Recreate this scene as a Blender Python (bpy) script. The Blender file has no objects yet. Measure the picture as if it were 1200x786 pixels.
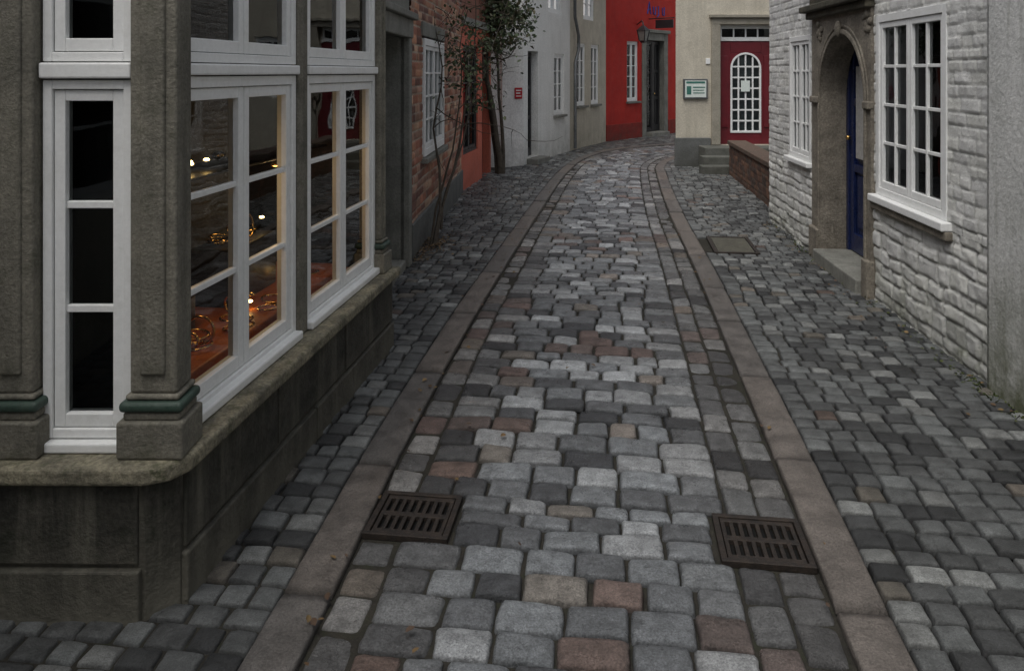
import bpy, bmesh, math, random
import numpy as np
from mathutils import Vector, Matrix
random.seed(7)
rng = np.random.default_rng(7)
scene = bpy.context.scene
COL = scene.collection

# ------------------------------------------------------------------ helpers
def empty(name, loc=(0, 0, 0)):
    e = bpy.data.objects.new(name, None)
    e.location = loc
    e.empty_display_size = 0.2
    COL.objects.link(e)
    return e

def setpar(ob, par):
    if par is not None:
        ob.parent = par
        ob.matrix_parent_inverse = Matrix.Translation(-par.location)

class Fr:
    """facade frame: x along p0->p1, y = into the building, z up"""
    def __init__(s, p0, p1):
        s.o = p0
        s.a = math.atan2(p1[1]-p0[1], p1[0]-p0[0])
        s.L = math.hypot(p1[0]-p0[0], p1[1]-p0[1])
    def w(s, x, y, z=0):
        c, n = math.cos(s.a), math.sin(s.a)
        return Vector((s.o[0]+c*x-n*y, s.o[1]+n*x+c*y, z))
WORLD = Fr((0, 0), (1, 0))

def place(ob, F, par):
    COL.objects.link(ob)
    ob.location = (F.o[0], F.o[1], 0)
    ob.rotation_euler = (0, 0, F.a)
    setpar(ob, par)

def mesh_ob(name, F, par, verts, faces, mat, smooth=False, bevel=0, seg=2):
    me = bpy.data.meshes.new(name)
    me.from_pydata([tuple(v) for v in verts], [], faces)
    me.update()
    bm = bmesh.new(); bm.from_mesh(me)
    bmesh.ops.recalc_face_normals(bm, faces=bm.faces)
    bm.to_mesh(me); bm.free()
    me.materials.append(mat)
    if smooth:
        me.polygons.foreach_set('use_smooth', [True]*len(me.polygons))
    ob = bpy.data.objects.new(name, me)
    place(ob, F, par)
    if bevel:
        m = ob.modifiers.new('bevel', 'BEVEL')
        m.width = bevel; m.segments = seg; m.limit_method = 'ANGLE'
    return ob

BF = [(0,1,3,2),(4,6,7,5),(0,4,5,1),(2,3,7,6),(0,2,6,4),(1,5,7,3)]
def boxes(name, F, par, lst, mat, bevel=.004, seg=2):
    V = []; Fc = []
    for (x0,x1,y0,y1,z0,z1) in lst:
        b = len(V)
        for x in (x0,x1):
            for y in (y0,y1):
                for z in (z0,z1):
                    V.append((x,y,z))
        Fc += [tuple(b+i for i in f) for f in BF]
    return mesh_ob(name, F, par, V, Fc, mat, bevel=bevel, seg=seg)

def prism(name, par, poly, z0, z1, mat, bevel=0, F=WORLD, seg=2):
    n = len(poly)
    V = [(p[0],p[1],z0) for p in poly]+[(p[0],p[1],z1) for p in poly]
    Fc = [tuple(range(n))[::-1], tuple(range(n,2*n))]
    for i in range(n):
        j = (i+1) % n
        Fc.append((i,j,n+j,n+i))
    return mesh_ob(name, F, par, V, Fc, mat, bevel=bevel, seg=seg)

def wallmesh(name, F, par, x0, x1, z0, z1, ops, mat, reveal=.2, y=0.0):
    xs = sorted(set([x0,x1]+[v for o in ops for v in o[:2] if x0 < v < x1]))
    zs = sorted(set([z0,z1]+[v for o in ops for v in o[2:4] if z0 < v < z1]))
    V = []; Fc = []
    def q(a,b,c,d):
        k = len(V); V.extend([a,b,c,d]); Fc.append((k,k+1,k+2,k+3))
    for i in range(len(xs)-1):
        for j in range(len(zs)-1):
            cx=(xs[i]+xs[i+1])/2; cz=(zs[j]+zs[j+1])/2
            if any(o[0]<cx<o[1] and o[2]<cz<o[3] for o in ops): continue
            q((xs[i],y,zs[j]),(xs[i+1],y,zs[j]),(xs[i+1],y,zs[j+1]),(xs[i],y,zs[j+1]))
    for o in ops:
        a,b,c,d = o[:4]
        r = y+reveal
        q((a,y,c),(a,r,c),(a,r,d),(a,y,d))
        q((b,r,c),(b,y,c),(b,y,d),(b,r,d))
        q((a,y,d),(a,r,d),(b,r,d),(b,y,d))
        q((a,r,c),(a,y,c),(b,y,c),(b,r,c))
    me = bpy.data.meshes.new(name); me.from_pydata(V,[],Fc); me.materials.append(mat)
    ob = bpy.data.objects.new(name, me); place(ob,F,par)
    return ob

def vnoise(x, y, scale, seed):
    r = np.random.default_rng(seed); G = r.random((97,97))
    a = x/scale+31.3; b = y/scale+17.7
    i = np.floor(a).astype(int); j = np.floor(b).astype(int)
    fx = a-i; fy = b-j
    fx = fx*fx*(3-2*fx); fy = fy*fy*(3-2*fy)
    i0=i%97; i1=(i+1)%97; j0=j%97; j1=(j+1)%97
    return (G[i0,j0]*(1-fx)+G[i1,j0]*fx)*(1-fy)+(G[i0,j1]*(1-fx)+G[i1,j1]*fx)*fy

def np_mesh(name, co, quads, mat, cols=None, smooth=True):
    me = bpy.data.meshes.new(name)
    nv = len(co); nf = len(quads)
    me.vertices.add(nv); me.vertices.foreach_set('co', co.astype(np.float32).ravel())
    me.loops.add(nf*4); me.loops.foreach_set('vertex_index', quads.astype(np.int32).ravel())
    me.polygons.add(nf)
    me.polygons.foreach_set('loop_start', np.arange(0,nf*4,4,dtype=np.int32))
    me.polygons.foreach_set('loop_total', np.full(nf,4,dtype=np.int32))
    me.update(calc_edges=True)
    if smooth: me.polygons.foreach_set('use_smooth', np.ones(nf,dtype=bool))
    if cols is not None:
        at = me.color_attributes.new('Col','FLOAT_COLOR','POINT')
        c4 = np.ones((nv,4),dtype=np.float32); c4[:,:3]=cols
        at.data.foreach_set('color', c4.ravel())
    me.validate()
    me.materials.append(mat)
    return me

# ------------------------------------------------------------------ materials
def newmat(name):
    m = bpy.data.materials.new(name); m.use_nodes = True
    nt = m.node_tree; b = nt.nodes['Principled BSDF']
    return m, nt, b
def N(nt, typ, **kw):
    n = nt.nodes.new(typ)
    for k,v in kw.items(): setattr(n,k,v)
    return n
def noise(nt, vec, scale, detail=4, rough=.6):
    n = N(nt,'ShaderNodeTexNoise'); n.inputs['Scale'].default_value=scale
    n.inputs['Detail'].default_value=detail; n.inputs['Roughness'].default_value=rough
    nt.links.new(vec, n.inputs['Vector']); return n.outputs['Fac']
def mrange(nt, v, a, b, c, d):
    n = N(nt,'ShaderNodeMapRange'); n.clamp=True
    for i,x in enumerate((a,b,c,d)): n.inputs[i+1].default_value=x
    nt.links.new(v,n.inputs[0]); return n.outputs[0]
def math_(nt, op, a, b):
    n = N(nt,'ShaderNodeMath',operation=op)
    for i,x in enumerate((a,b)):
        if isinstance(x,(int,float)): n.inputs[i].default_value=x
        else: nt.links.new(x,n.inputs[i])
    return n.outputs[0]
def mixc(nt, f, a, b, mode='MIX'):
    n = N(nt,'ShaderNodeMix',data_type='RGBA',blend_type=mode)
    for s,x in ((n.inputs[0],f),(n.inputs[6],a),(n.inputs[7],b)):
        if isinstance(x,(int,float)): s.default_value=x
        elif isinstance(x,tuple): s.default_value=(*x,1)
        else: nt.links.new(x,s)
    return n.outputs[2]
def bump(nt, b, h, strength, dist=.01):
    n = N(nt,'ShaderNodeBump'); n.inputs['Strength'].default_value=strength
    n.inputs['Distance'].default_value=dist
    nt.links.new(h,n.inputs['Height']); nt.links.new(n.outputs[0],b.inputs['Normal'])

def pmat(name, c1, c2, scale=3, rough=.8, bst=.3, bsc=40, dirt=0, dirtc=(.05,.05,.04), dh=.7,
         streak=0, metallic=0, fine=.25, spec=.3, bd=.01, dz0=0.0, blot=0, blotc=(.05,.05,.04)):
    m, nt, b = newmat(name)
    tc = N(nt,'ShaderNodeTexCoord').outputs['Object']
    geo = N(nt,'ShaderNodeNewGeometry')
    n1 = mrange(nt, noise(nt,tc,scale,6,.65), .35,.65,0,1)
    c = mixc(nt, n1, c1, c2)
    n2 = mrange(nt, noise(nt,tc,bsc*1.7,4,.7), .3,.7,1-fine,1+fine*.6)
    cmb = N(nt,'ShaderNodeCombineColor')
    for i in range(3): nt.links.new(n2,cmb.inputs[i])
    c = mixc(nt, 1.0, c, cmb.outputs[0], 'MULTIPLY')
    if blot:
        c = mixc(nt, mrange(nt, noise(nt,tc,scale*2.3,8,.75), .52,.66,0,blot), c, blotc)
    if streak:
        mp = N(nt,'ShaderNodeMapping'); mp.inputs['Scale'].default_value=(9,9,.9)
        nt.links.new(tc,mp.inputs['Vector'])
        s = mrange(nt, noise(nt,mp.outputs[0],1.0,5,.65), .5,.72,0,streak)
        c = mixc(nt, s, c, dirtc)
    if dirt:
        sp = N(nt,'ShaderNodeSeparateXYZ'); nt.links.new(geo.outputs['Position'],sp.inputs[0])
        zf = mrange(nt, sp.outputs[2], dz0, dz0+dh, 1, 0)
        nn = mrange(nt, noise(nt,tc,5,6,.7), .25,.7,.1,1.2)
        f = math_(nt,'MULTIPLY',math_(nt,'MULTIPLY',zf,nn),dirt)
        c = mixc(nt, f, c, dirtc)
    nt.links.new(c,b.inputs['Base Color'])
    r = mrange(nt, noise(nt,tc,scale*3,4,.6), .3,.7,max(0,rough-.12),min(1,rough+.1))
    nt.links.new(r,b.inputs['Roughness'])
    b.inputs['Metallic'].default_value=metallic
    b.inputs['Specular IOR Level'].default_value=spec
    if bst: bump(nt,b,noise(nt,tc,bsc,6,.7),bst,bd)
    return m

def attrmat(name, rough=.5, bsc=60, bst=.5, fine=.3, rv=.15, spec=.5, mid=12, dirt=0, dirtc=(.07,.07,.045), streak=0, bd=.006, fsc=240, midr=(.72,1.25)):
    m, nt, b = newmat(name)
    tc = N(nt,'ShaderNodeTexCoord').outputs['Object']
    at = N(nt,'ShaderNodeAttribute',attribute_name='Col').outputs['Color']
    f1 = mrange(nt, noise(nt,tc,fsc,3,.8), .32,.68,1-fine,1+fine)
    f2 = mrange(nt, noise(nt,tc,mid,5,.7), .3,.7,*midr)
    f = math_(nt,'MULTIPLY',f1,f2)
    cmb = N(nt,'ShaderNodeCombineColor')
    for i in range(3): nt.links.new(f,cmb.inputs[i])
    c = mixc(nt,1.0,at,cmb.outputs[0],'MULTIPLY')
    if streak:
        mp = N(nt,'ShaderNodeMapping'); mp.inputs['Scale'].default_value=(6,6,.8)
        nt.links.new(tc,mp.inputs['Vector'])
        s = mrange(nt, noise(nt,mp.outputs[0],1.0,6,.7), .48,.75,0,streak)
        c = mixc(nt, s, c, dirtc)
    if dirt:
        geo = N(nt,'ShaderNodeNewGeometry')
        sp = N(nt,'ShaderNodeSeparateXYZ'); nt.links.new(geo.outputs['Position'],sp.inputs[0])
        zf = mrange(nt, sp.outputs[2], 0, .55, 1, 0)
        nn = mrange(nt, noise(nt,tc,5,6,.7), .3,.7,.0,1.2)
        c = mixc(nt, math_(nt,'MULTIPLY',math_(nt,'MULTIPLY',zf,nn),dirt), c, dirtc)
    nt.links.new(c,b.inputs['Base Color'])
    r = mrange(nt, noise(nt,tc,7,5,.7), .3,.7,rough-rv,rough+rv)
    nt.links.new(r,b.inputs['Roughness'])
    b.inputs['Specular IOR Level'].default_value=spec
    bump(nt,b,noise(nt,tc,bsc,6,.75),bst,bd)
    return m

def glassmat():
    m = bpy.data.materials.new('window_glass'); m.use_nodes=True
    nt=m.node_tree; nt.nodes.clear()
    o=N(nt,'ShaderNodeOutputMaterial'); tr=N(nt,'ShaderNodeBsdfTransparent'); gl=N(nt,'ShaderNodeBsdfGlossy')
    tr.inputs[0].default_value=(.72,.76,.74,1); gl.inputs['Roughness'].default_value=.015
    gl.inputs[0].default_value=(.8,.83,.85,1)
    fr=N(nt,'ShaderNodeFresnel'); fr.inputs[0].default_value=1.5
    mx=N(nt,'ShaderNodeMixShader')
    tc=N(nt,'ShaderNodeTexCoord').outputs['Object']
    bp=N(nt,'ShaderNodeBump'); bp.inputs['Strength'].default_value=.12; bp.inputs['Distance'].default_value=.02
    nt.links.new(noise(nt,tc,2.5,2,.5),bp.inputs['Height'])
    nt.links.new(bp.outputs[0],gl.inputs['Normal'])
    nt.links.new(fr.outputs[0],mx.inputs[0]); nt.links.new(tr.outputs[0],mx.inputs[1]); nt.links.new(gl.outputs[0],mx.inputs[2])
    nt.links.new(mx.outputs[0],o.inputs[0]); return m
def emis(name,c,s):
    m,nt,b=newmat(name); b.inputs['Emission Color'].default_value=(*c,1); b.inputs['Emission Strength'].default_value=s
    b.inputs['Base Color'].default_value=(*c,1); return m

GLASS = glassmat()
WHITE = pmat('white_paint',(.86,.87,.86),(.80,.81,.79),4,.45,.15,30,fine=.06,spec=.4,blot=.25,blotc=(.58,.58,.53))
BAYSTONE = pmat('bay_stone',(.25,.235,.19),(.16,.152,.125),5,.8,.8,50,streak=.65,dirtc=(.075,.072,.058),fine=.35,blot=.7,blotc=(.10,.10,.072))
PLINTH = pmat('plinth_stone',(.085,.08,.066),(.032,.032,.027),3,.65,.9,35,streak=.8,dirtc=(.17,.162,.13),fine=.45,dirt=.95,dh=.25,dz0=-.02,blot=.75,blotc=(.022,.026,.016))
CAP = pmat('cap_stone',(.34,.31,.22),(.14,.13,.10),8,.75,1,40,fine=.5,blot=.9,blotc=(.07,.078,.04))
GREENM = pmat('green_moulding',(.03,.06,.045),(.06,.085,.07),8,.5,.2,50)
DARKGREEN = pmat('dark_green_wood',(.012,.02,.017),(.02,.028,.022),5,.5,.2,50)
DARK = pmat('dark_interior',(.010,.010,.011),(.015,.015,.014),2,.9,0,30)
WOODO = pmat('orange_wood',(.6,.19,.045),(.38,.10,.025),6,.4,.1,40)
BRASS = pmat('brass',(.85,.55,.2),(.65,.4,.13),10,.25,0,30,metallic=1)
CREAMW = pmat('cream_plaster',(.62,.575,.47),(.50,.46,.375),2.5,.85,.5,25,dirt=.5,streak=.35,dirtc=(.27,.25,.19),blot=.4,blotc=(.36,.33,.26))
GREYST = pmat('grey_stone',(.27,.27,.24),(.18,.18,.16),4,.8,.6,40,streak=.4,dirtc=(.10,.10,.085),blot=.5,blotc=(.12,.12,.10))
GREYDK = pmat('grey_base',(.17,.175,.17),(.12,.125,.12),4,.8,.5,40,dirt=.6)
REDW = pmat('red_plaster',(.52,.032,.022),(.42,.026,.02),2,.75,.4,30,dirt=.5,streak=.2,dirtc=(.14,.02,.015),blot=.3,blotc=(.33,.022,.018))
CORAL = pmat('coral_plaster',(.64,.17,.11),(.54,.14,.09),2,.8,.3,30,dirt=.4,dirtc=(.2,.08,.06))
WHITEW = pmat('white_plaster',(.86,.86,.83),(.77,.77,.74),2.5,.85,.4,25,dirt=.6,dirtc=(.30,.30,.26),dh=.6,streak=.15,blot=.2,blotc=(.58,.58,.54))
WHITEROUGH = pmat('white_rough_wall',(.68,.68,.65),(.56,.56,.53),3,.85,.9,14,dirt=.5,dirtc=(.2,.21,.16),bd=.03)
GREYPL = pmat('worn_white_plaster',(.70,.70,.68),(.56,.565,.545),2.4,.85,.9,30,dirt=1,dirtc=(.12,.13,.08),dh=.8,streak=.45,blot=.5,blotc=(.36,.37,.34))
MAROON = pmat('maroon_paint',(.16,.014,.022),(.12,.012,.018),5,.4,.1,40,fine=.1,spec=.5)
BLUE = pmat('blue_paint',(.012,.022,.085),(.010,.018,.065),5,.35,.1,40,fine=.1,spec=.5)
BLACKP = pmat('black_paint',(.014,.014,.016),(.022,.022,.024),5,.4,.1,40,spec=.5)
PORTAL = pmat('portal_stone',(.30,.27,.22),(.18,.16,.13),6,.85,1,35,streak=.4,dirtc=(.09,.08,.065),fine=.4,blot=.5,blotc=(.12,.108,.09))
PORTALD = pmat('portal_cornice_stone',(.12,.11,.08),(.06,.058,.045),6,.85,1,35,fine=.4)
IRON = pmat('cast_iron',(.030,.027,.025),(.065,.05,.04),20,.5,.5,120,metallic=.5,spec=.5)
METAL = pmat('zinc_pipe',(.22,.23,.24),(.15,.16,.16),6,.45,.1,40,metallic=.7)
BARK = pmat('bark',(.06,.05,.04),(.10,.085,.065),14,.9,.8,60)
ROOF = pmat('roof_tiles',(.16,.06,.04),(.1,.045,.035),8,.8,.8,18)
CURT = pmat('curtain',(.5,.49,.46),(.4,.39,.37),8,.95,.2,20)
PLAQRED = pmat('red_enamel',(.45,.02,.03),(.4,.02,.025),4,.35,0,20,fine=.03)
PAPER = pmat('board_paper',(.75,.8,.76),(.65,.74,.68),30,.5,0,20,fine=.1)
TEAL = pmat('teal_frame',(.06,.2,.16),(.05,.16,.13),5,.4,0,20)
BLUEG = pmat('blue_spray',(.03,.08,.4),(.03,.07,.3),5,.6,0,20)
STONEM = attrmat('sett_stone',rough=.35,bsc=55,bst=1,fine=.5,rv=.17,spec=.55,bd=.013,fsc=150,mid=16,midr=(.58,1.38))
WALKM = attrmat('pavement_sett_stone',rough=.43,bsc=70,bst=1,fine=.45,rv=.16,spec=.5,bd=.011,fsc=180,mid=14,midr=(.58,1.38))
KERBM = attrmat('kerb_stone',rough=.48,bsc=40,bst=1,fine=.38,rv=.16,spec=.45,mid=7,bd=.014,fsc=130,midr=(.55,1.38))
BRICKM = attrmat('brick_relief',rough=.85,bsc=60,bst=.6,fine=.2,rv=.08,spec=.25,mid=6,dirt=.5,streak=.2,dirtc=(.09,.065,.05))
WBRICKM = attrmat('painted_brick',rough=.75,bsc=35,bst=.9,fine=.08,rv=.1,spec=.3,mid=5,dirt=.85,dirtc=(.20,.21,.16),streak=.35,bd=.010,midr=(.8,1.12))
LEAFM = attrmat('leaf',rough=.55,bsc=30,bst=.1,fine=.1,rv=.1,spec=.4)

# ------------------------------------------------------------------ windows & doors
def window(par, F, x0,x1,z0,z1, y=.03, cas=2, cols=1, rows=3, fw=.045, cw=.04, mw=.02, mat=None,
           back=True, depth=.07, name='window', curtain=False, mhs=None):
    mat = mat or WHITE
    L=[(x0,x0+fw,y,y+depth,z0,z1),(x1-fw,x1,y,y+depth,z0,z1),
       (x0+fw,x1-fw,y,y+depth,z0,z0+fw),(x0+fw,x1-fw,y,y+depth,z1-fw,z1)]
    ix0,ix1,iz0,iz1 = x0+fw,x1-fw,z0+fw,z1-fw
    w=(ix1-ix0)/cas
    for c in range(cas):
        a=ix0+c*w+.003; b=ix0+(c+1)*w-.003; p=iz0+.003; q=iz1-.003; yy=y+.010
        L+=[(a,a+cw,yy,yy+.045,p,q),(b-cw,b,yy,yy+.045,p,q),(a+cw,b-cw,yy,yy+.045,p,p+cw*1.2),(a+cw,b-cw,yy,yy+.045,q-cw,q)]
        for i in range(1,cols):
            xx=a+cw+(b-a-2*cw)*i/cols
            L.append((xx-mw/2,xx+mw/2,yy+.006,yy+.038,p+cw*1.2,q-cw))
        for j in range(1,rows):
            zz=p+cw*1.2+(q-p-2.2*cw)*j/rows
            L.append((a+cw,b-cw,yy+.009,yy+.035,zz-mw/2,zz+mw/2))
    boxes(name+'_frame',F,par,L,mat,.003)
    g=y+.034
    mesh_ob(name+'_glass',F,par,[(ix0,g,iz0),(ix1,g,iz0),(ix1,g,iz1),(ix0,g,iz1)],[(0,1,2,3)],GLASS)
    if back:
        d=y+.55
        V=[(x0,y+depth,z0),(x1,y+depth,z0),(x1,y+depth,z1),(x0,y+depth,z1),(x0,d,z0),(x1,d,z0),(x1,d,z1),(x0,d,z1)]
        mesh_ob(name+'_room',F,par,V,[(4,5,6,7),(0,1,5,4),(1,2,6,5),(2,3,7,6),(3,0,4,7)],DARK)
    if curtain:
        V=[];Fc=[]
        n=60; yc=y+.12
        for (a,b) in ((x0+fw,x0+(x1-x0)*.30),(x1-(x1-x0)*.30,x1-fw)):
            k=len(V)
            for i in range(n+1):
                t=i/n; xx=a+(b-a)*t; yy=yc+.012*math.sin(t*40+a)
                V+= [(xx,yy,z0+.02),(xx,yy,z1-.02)]
            Fc+=[(k+2*i,k+2*i+2,k+2*i+3,k+2*i+1) for i in range(n)]
        mesh_ob(name+'_curtain',F,par,V,Fc,CURT,smooth=True)

def sill(par,F,x0,x1,z,mat,out=.07,th=.05,name='sill'):
    boxes(name,F,par,[(x0-.04,x1+.04,-out,.08,z-th,z)],mat,.006)

def uv(name,F,par,c,r,mat,sx=1,sy=1,sz=1,seg=16):
    me=bpy.data.meshes.new(name); bm=bmesh.new()
    bmesh.ops.create_uvsphere(bm,u_segments=seg,v_segments=seg//2,radius=r)
    for v in bm.verts:
        v.co=Vector((v.co.x*sx+c[0],v.co.y*sy+c[1],v.co.z*sz+c[2]))
    for f in bm.faces: f.smooth=True
    bm.to_mesh(me); bm.free(); me.materials.append(mat)
    ob=bpy.data.objects.new(name,me); place(ob,F,par); return ob

def paneldoor(par,F,x0,x1,z0,z1,y,mat,glass=None,rows=2,cols=2,name='door'):
    L=[(x0,x1,y+.03,y+.06,z0,z1)]
    st=.09
    L+=[(x0,x0+st,y,y+.03,z0,z1),(x1-st,x1,y,y+.03,z0,z1),(x0+st,x1-st,y,y+.03,z0,z0+.16),(x0+st,x1-st,y,y+.03,z1-st,z1)]
    a0=x0+st; a1=x1-st; b0=z0+.16; b1=z1-st
    m=.07
    for j in range(rows):
        zb=b0+(b1-b0)*j/rows; zt=b0+(b1-b0)*(j+1)/rows
        if j<rows-1: L.append((a0,a1,y+.002,y+.03,zt-m/2,zt+m/2))
        for i in range(cols):
            xa=a0+(a1-a0)*i/cols; xb=a0+(a1-a0)*(i+1)/cols
            if i<cols-1: L.append((xb-m/2,xb+m/2,y+.004,y+.03,zb+m/2,zt-m/2))
            L.append((xa+m*.8,xb-m*.8,y+.015,y+.03,zb+m*.9,zt-m*.9))
    boxes(name,F,par,L,mat,.005)
    uv('door_knob',F,par,(x0+st*.5,y-.03,z0+1.0),.022,BRASS)

def tube(name, par, pts, radii, mat, F=WORLD):
    cu=bpy.data.curves.new(name,'CURVE'); cu.dimensions='3D'; cu.bevel_depth=1; cu.bevel_resolution=2; cu.use_fill_caps=True
    lists = pts if isinstance(pts[0][0],(list,tuple,Vector)) else [pts]
    rl = radii if isinstance(radii[0],(list,tuple)) else [radii]
    for P,R in zip(lists,rl):
        s=cu.splines.new('POLY'); s.points.add(len(P)-1)
        for i,p in enumerate(P):
            s.points[i].co=(p[0],p[1],p[2],1); s.points[i].radius=R[i]
    cu.materials.append(mat)
    ob=bpy.data.objects.new(name,cu); place(ob,F,par); return ob

def arch_band(name,F,par,cx,zs,r,x0,x1,zt,zb,y0,y1,mat,yi=None,bevel=0):
    n=24; yi = y1 if yi is None else yi
    A=[(cx-r,zb),(cx-r,zs)]; O=[(x0,zb),(x0,zs)]
    for i in range(1,n):
        a=math.pi-math.pi*i/n; c,s=math.cos(a),math.sin(a)
        A.append((cx+r*c,zs+r*s))
        k=[]
        if c<-1e-6:k.append((x0-cx)/c)
        if c>1e-6:k.append((x1-cx)/c)
        if s>1e-6:k.append((zt-zs)/s)
        kk=min(k); O.append((cx+kk*c,zs+kk*s))
    A+=[(cx+r,zs),(cx+r,zb)]; O+=[(x1,zs),(x1,zb)]
    for cxn in ((x0,zt),(x1,zt)):
        d=[(o[0]-cxn[0])**2+(o[1]-cxn[1])**2 for o in O]; O[d.index(min(d))]=cxn
    m=len(A); V=[];Fc=[]
    for p in A: V.append((p[0],y0,p[1]))
    for p in O: V.append((p[0],y0,p[1]))
    for p in A: V.append((p[0],yi,p[1]))
    for p in O: V.append((p[0],y1,p[1]))
    for i in range(m-1):
        Fc.append((i,i+1,m+i+1,m+i)); Fc.append((i,2*m+i,2*m+i+1,i+1)); Fc.append((m+i,m+i+1,3*m+i+1,3*m+i))
    return mesh_ob(name,F,par,V,Fc,mat)
def arc_ring(name,F,par,cx,zs,r0,r1,zb,y0,y1,mat,bevel=.006,legs=True):
    n=24; A=[];B=[]
    if legs: A.append((cx-r0,zb));B.append((cx-r1,zb))
    for i in range(n+1):
        a=math.pi-math.pi*i/n
        A.append((cx+r0*math.cos(a),zs+r0*math.sin(a)));B.append((cx+r1*math.cos(a),zs+r1*math.sin(a)))
    if legs: A.append((cx+r0,zb));B.append((cx+r1,zb))
    m=len(A); V=[(p[0],y0,p[1]) for p in A]+[(p[0],y0,p[1]) for p in B]+[(p[0],y1,p[1]) for p in A]+[(p[0],y1,p[1]) for p in B]
    Fc=[]
    for i in range(m-1):
        Fc+= [(i,i+1,m+i+1,m+i),(2*m+i,3*m+i,3*m+i+1,2*m+i+1),(i,2*m+i,2*m+i+1,i+1),(m+i,m+i+1,3*m+i+1,3*m+i)]
    Fc+=[(0,m,3*m,2*m),(m-1,3*m-1,4*m-1,2*m-1)]
    return mesh_ob(name,F,par,V,Fc,mat,bevel=bevel)

def relief_wall(name,F,par,x0,x1,z0,z1,ops,res,rowh,blen,depth,edge,brickcols,mortar,mat,seed,warp=.01,bulge=.015,mw=.005,y=0.0,vary=.9,rough=.0035,rowv=(.82,1.2),colv=.2):
    r=np.random.default_rng(seed)
    def axis(a,b,ex):
        ex=np.array([a,b]+[e for e in ex if a<e<b])
        base=np.arange(a,b,res); base=base[np.array([np.min(abs(ex-v))>.35*res for v in base])]
        return np.unique(np.concatenate([base,ex]))
    xs=axis(x0,x1,[v for o in ops for v in o[:2]]); zs=axis(z0,z1,[v for o in ops for v in o[2:4]])
    X,Z=np.meshgrid(xs,zs,indexing='ij')
    Xw=X+warp*2*(vnoise(X,Z,.12,seed+1)-.5)+warp*2*(vnoise(X,Z,.4,seed+7)-.5); Zw=Z+warp*2*(vnoise(X,Z,.18,seed+2)-.5)+warp*2*(vnoise(X,Z,.6,seed+8)-.5)
    zb=[z0-.1]
    while zb[-1]<z1+.1: zb.append(zb[-1]+rowh*r.uniform(*rowv))
    zb=np.array(zb); ri=np.clip(np.searchsorted(zb,Zw)-1,0,len(zb)-2)
    dz=np.minimum(Zw-zb[ri],zb[ri+1]-Zw)
    dx=np.zeros_like(X); hr=np.zeros_like(X); C=np.zeros(X.shape+(3,)); tl=np.zeros_like(X)
    bc=np.array(brickcols)
    for k in range(len(zb)-1):
        m=ri==k
        if not m.any(): continue
        xb=[x0-.3-r.uniform(0,blen)]
        while xb[-1]<x1+.3: xb.append(xb[-1]+blen*r.uniform(.55,1.3))
        xb=np.array(xb); xm=Xw[m]; bi=np.clip(np.searchsorted(xb,xm)-1,0,len(xb)-2)
        dx[m]=np.minimum(xm-xb[bi],xb[bi+1]-xm)
        rh=r.random(len(xb)); hr[m]=rh[bi]
        rt=r.uniform(-1,1,len(xb)); tl[m]=rt[bi]*((xm-xb[bi])/(xb[bi+1]-xb[bi])-.5)
        cc=bc[r.integers(0,len(bc),len(xb))]*r.uniform(1-colv,1+colv,(len(xb),1)); C[m]=cc[bi]
    e=np.minimum(dx*.85,dz)
    p=np.clip(e/edge,0,1); p=p*p*(3-2*p)
    H=p*depth*(.5+vary*hr+vary*.6*tl)+rough*(vnoise(X,Z,.03,seed+3)-.5)+rough*1.6*(vnoise(X,Z,.07,seed+4)-.5)+bulge*(vnoise(X,Z,.5,seed+5)-.5)
    mm=np.clip(e/mw,0,1)[...,None]
    C=C*mm+np.array(mortar)*(1-mm)
    co=np.stack([X,y-H,Z],-1).reshape(-1,3)
    nx,nz=X.shape
    I,J=np.meshgrid(np.arange(nx-1),np.arange(nz-1),indexing='ij')
    cx=(xs[I]+xs[I+1])/2; cz=(zs[J]+zs[J+1])/2
    keep=np.ones(I.shape,bool)
    for o in ops: keep&=~((cx>o[0])&(cx<o[1])&(cz>o[2])&(cz<o[3]))
    I=I[keep];J=J[keep]; a=I*nz+J
    q=np.stack([a,a+nz,a+nz+1,a+1],-1)
    me=np_mesh(name,co,q,mat,C.reshape(-1,3))
    ob=bpy.data.objects.new(name,me); place(ob,F,par)
    V=[];Fc=[]
    for o in ops:
        a,b,c,d=o[:4]; ra=.25; yo=y-.004
        for Q in (((a,yo,c),(a,ra,c),(a,ra,d),(a,yo,d)),((b,ra,c),(b,yo,c),(b,yo,d),(b,ra,d)),
                  ((a,yo,d),(a,ra,d),(b,ra,d),(b,yo,d)),((a,ra,c),(a,yo,c),(b,yo,c),(b,ra,c))):
            k=len(V);V+=Q;Fc.append((k,k+1,k+2,k+3))
    return V,Fc

def roof(par,F,x0,x1,z,d=3.2,rise=2.0):
    V=[];o=-.12
    for (y,zz) in ((o,z),(d,z+rise),(d,z+rise+.12),(o,z+.12)):
        V+=[(x0-.02,y,zz),(x1+.02,y,zz)]
    mesh_ob('roof',F,par,V,[(0,1,3,2),(2,3,5,4),(4,5,7,6),(6,7,1,0),(0,2,4,6),(1,3,5,7)],ROOF)
    tube('gutter',par,[(x0,o-.05,z+.02),(x1,o-.05,z+.02)],[.055,.055],METAL,F)
def shell(par,F,L,z,mat,d=3.2,x0=0,rise=2.0):
    boxes('party_walls',F,par,[(x0+.01,x0+.2,.26,d,-.1,z-.02),(L-.2,L-.01,.26,d,-.1,z-.02),(x0+.01,L-.01,d,d+.2,-.1,z+rise)],mat,0)

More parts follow.
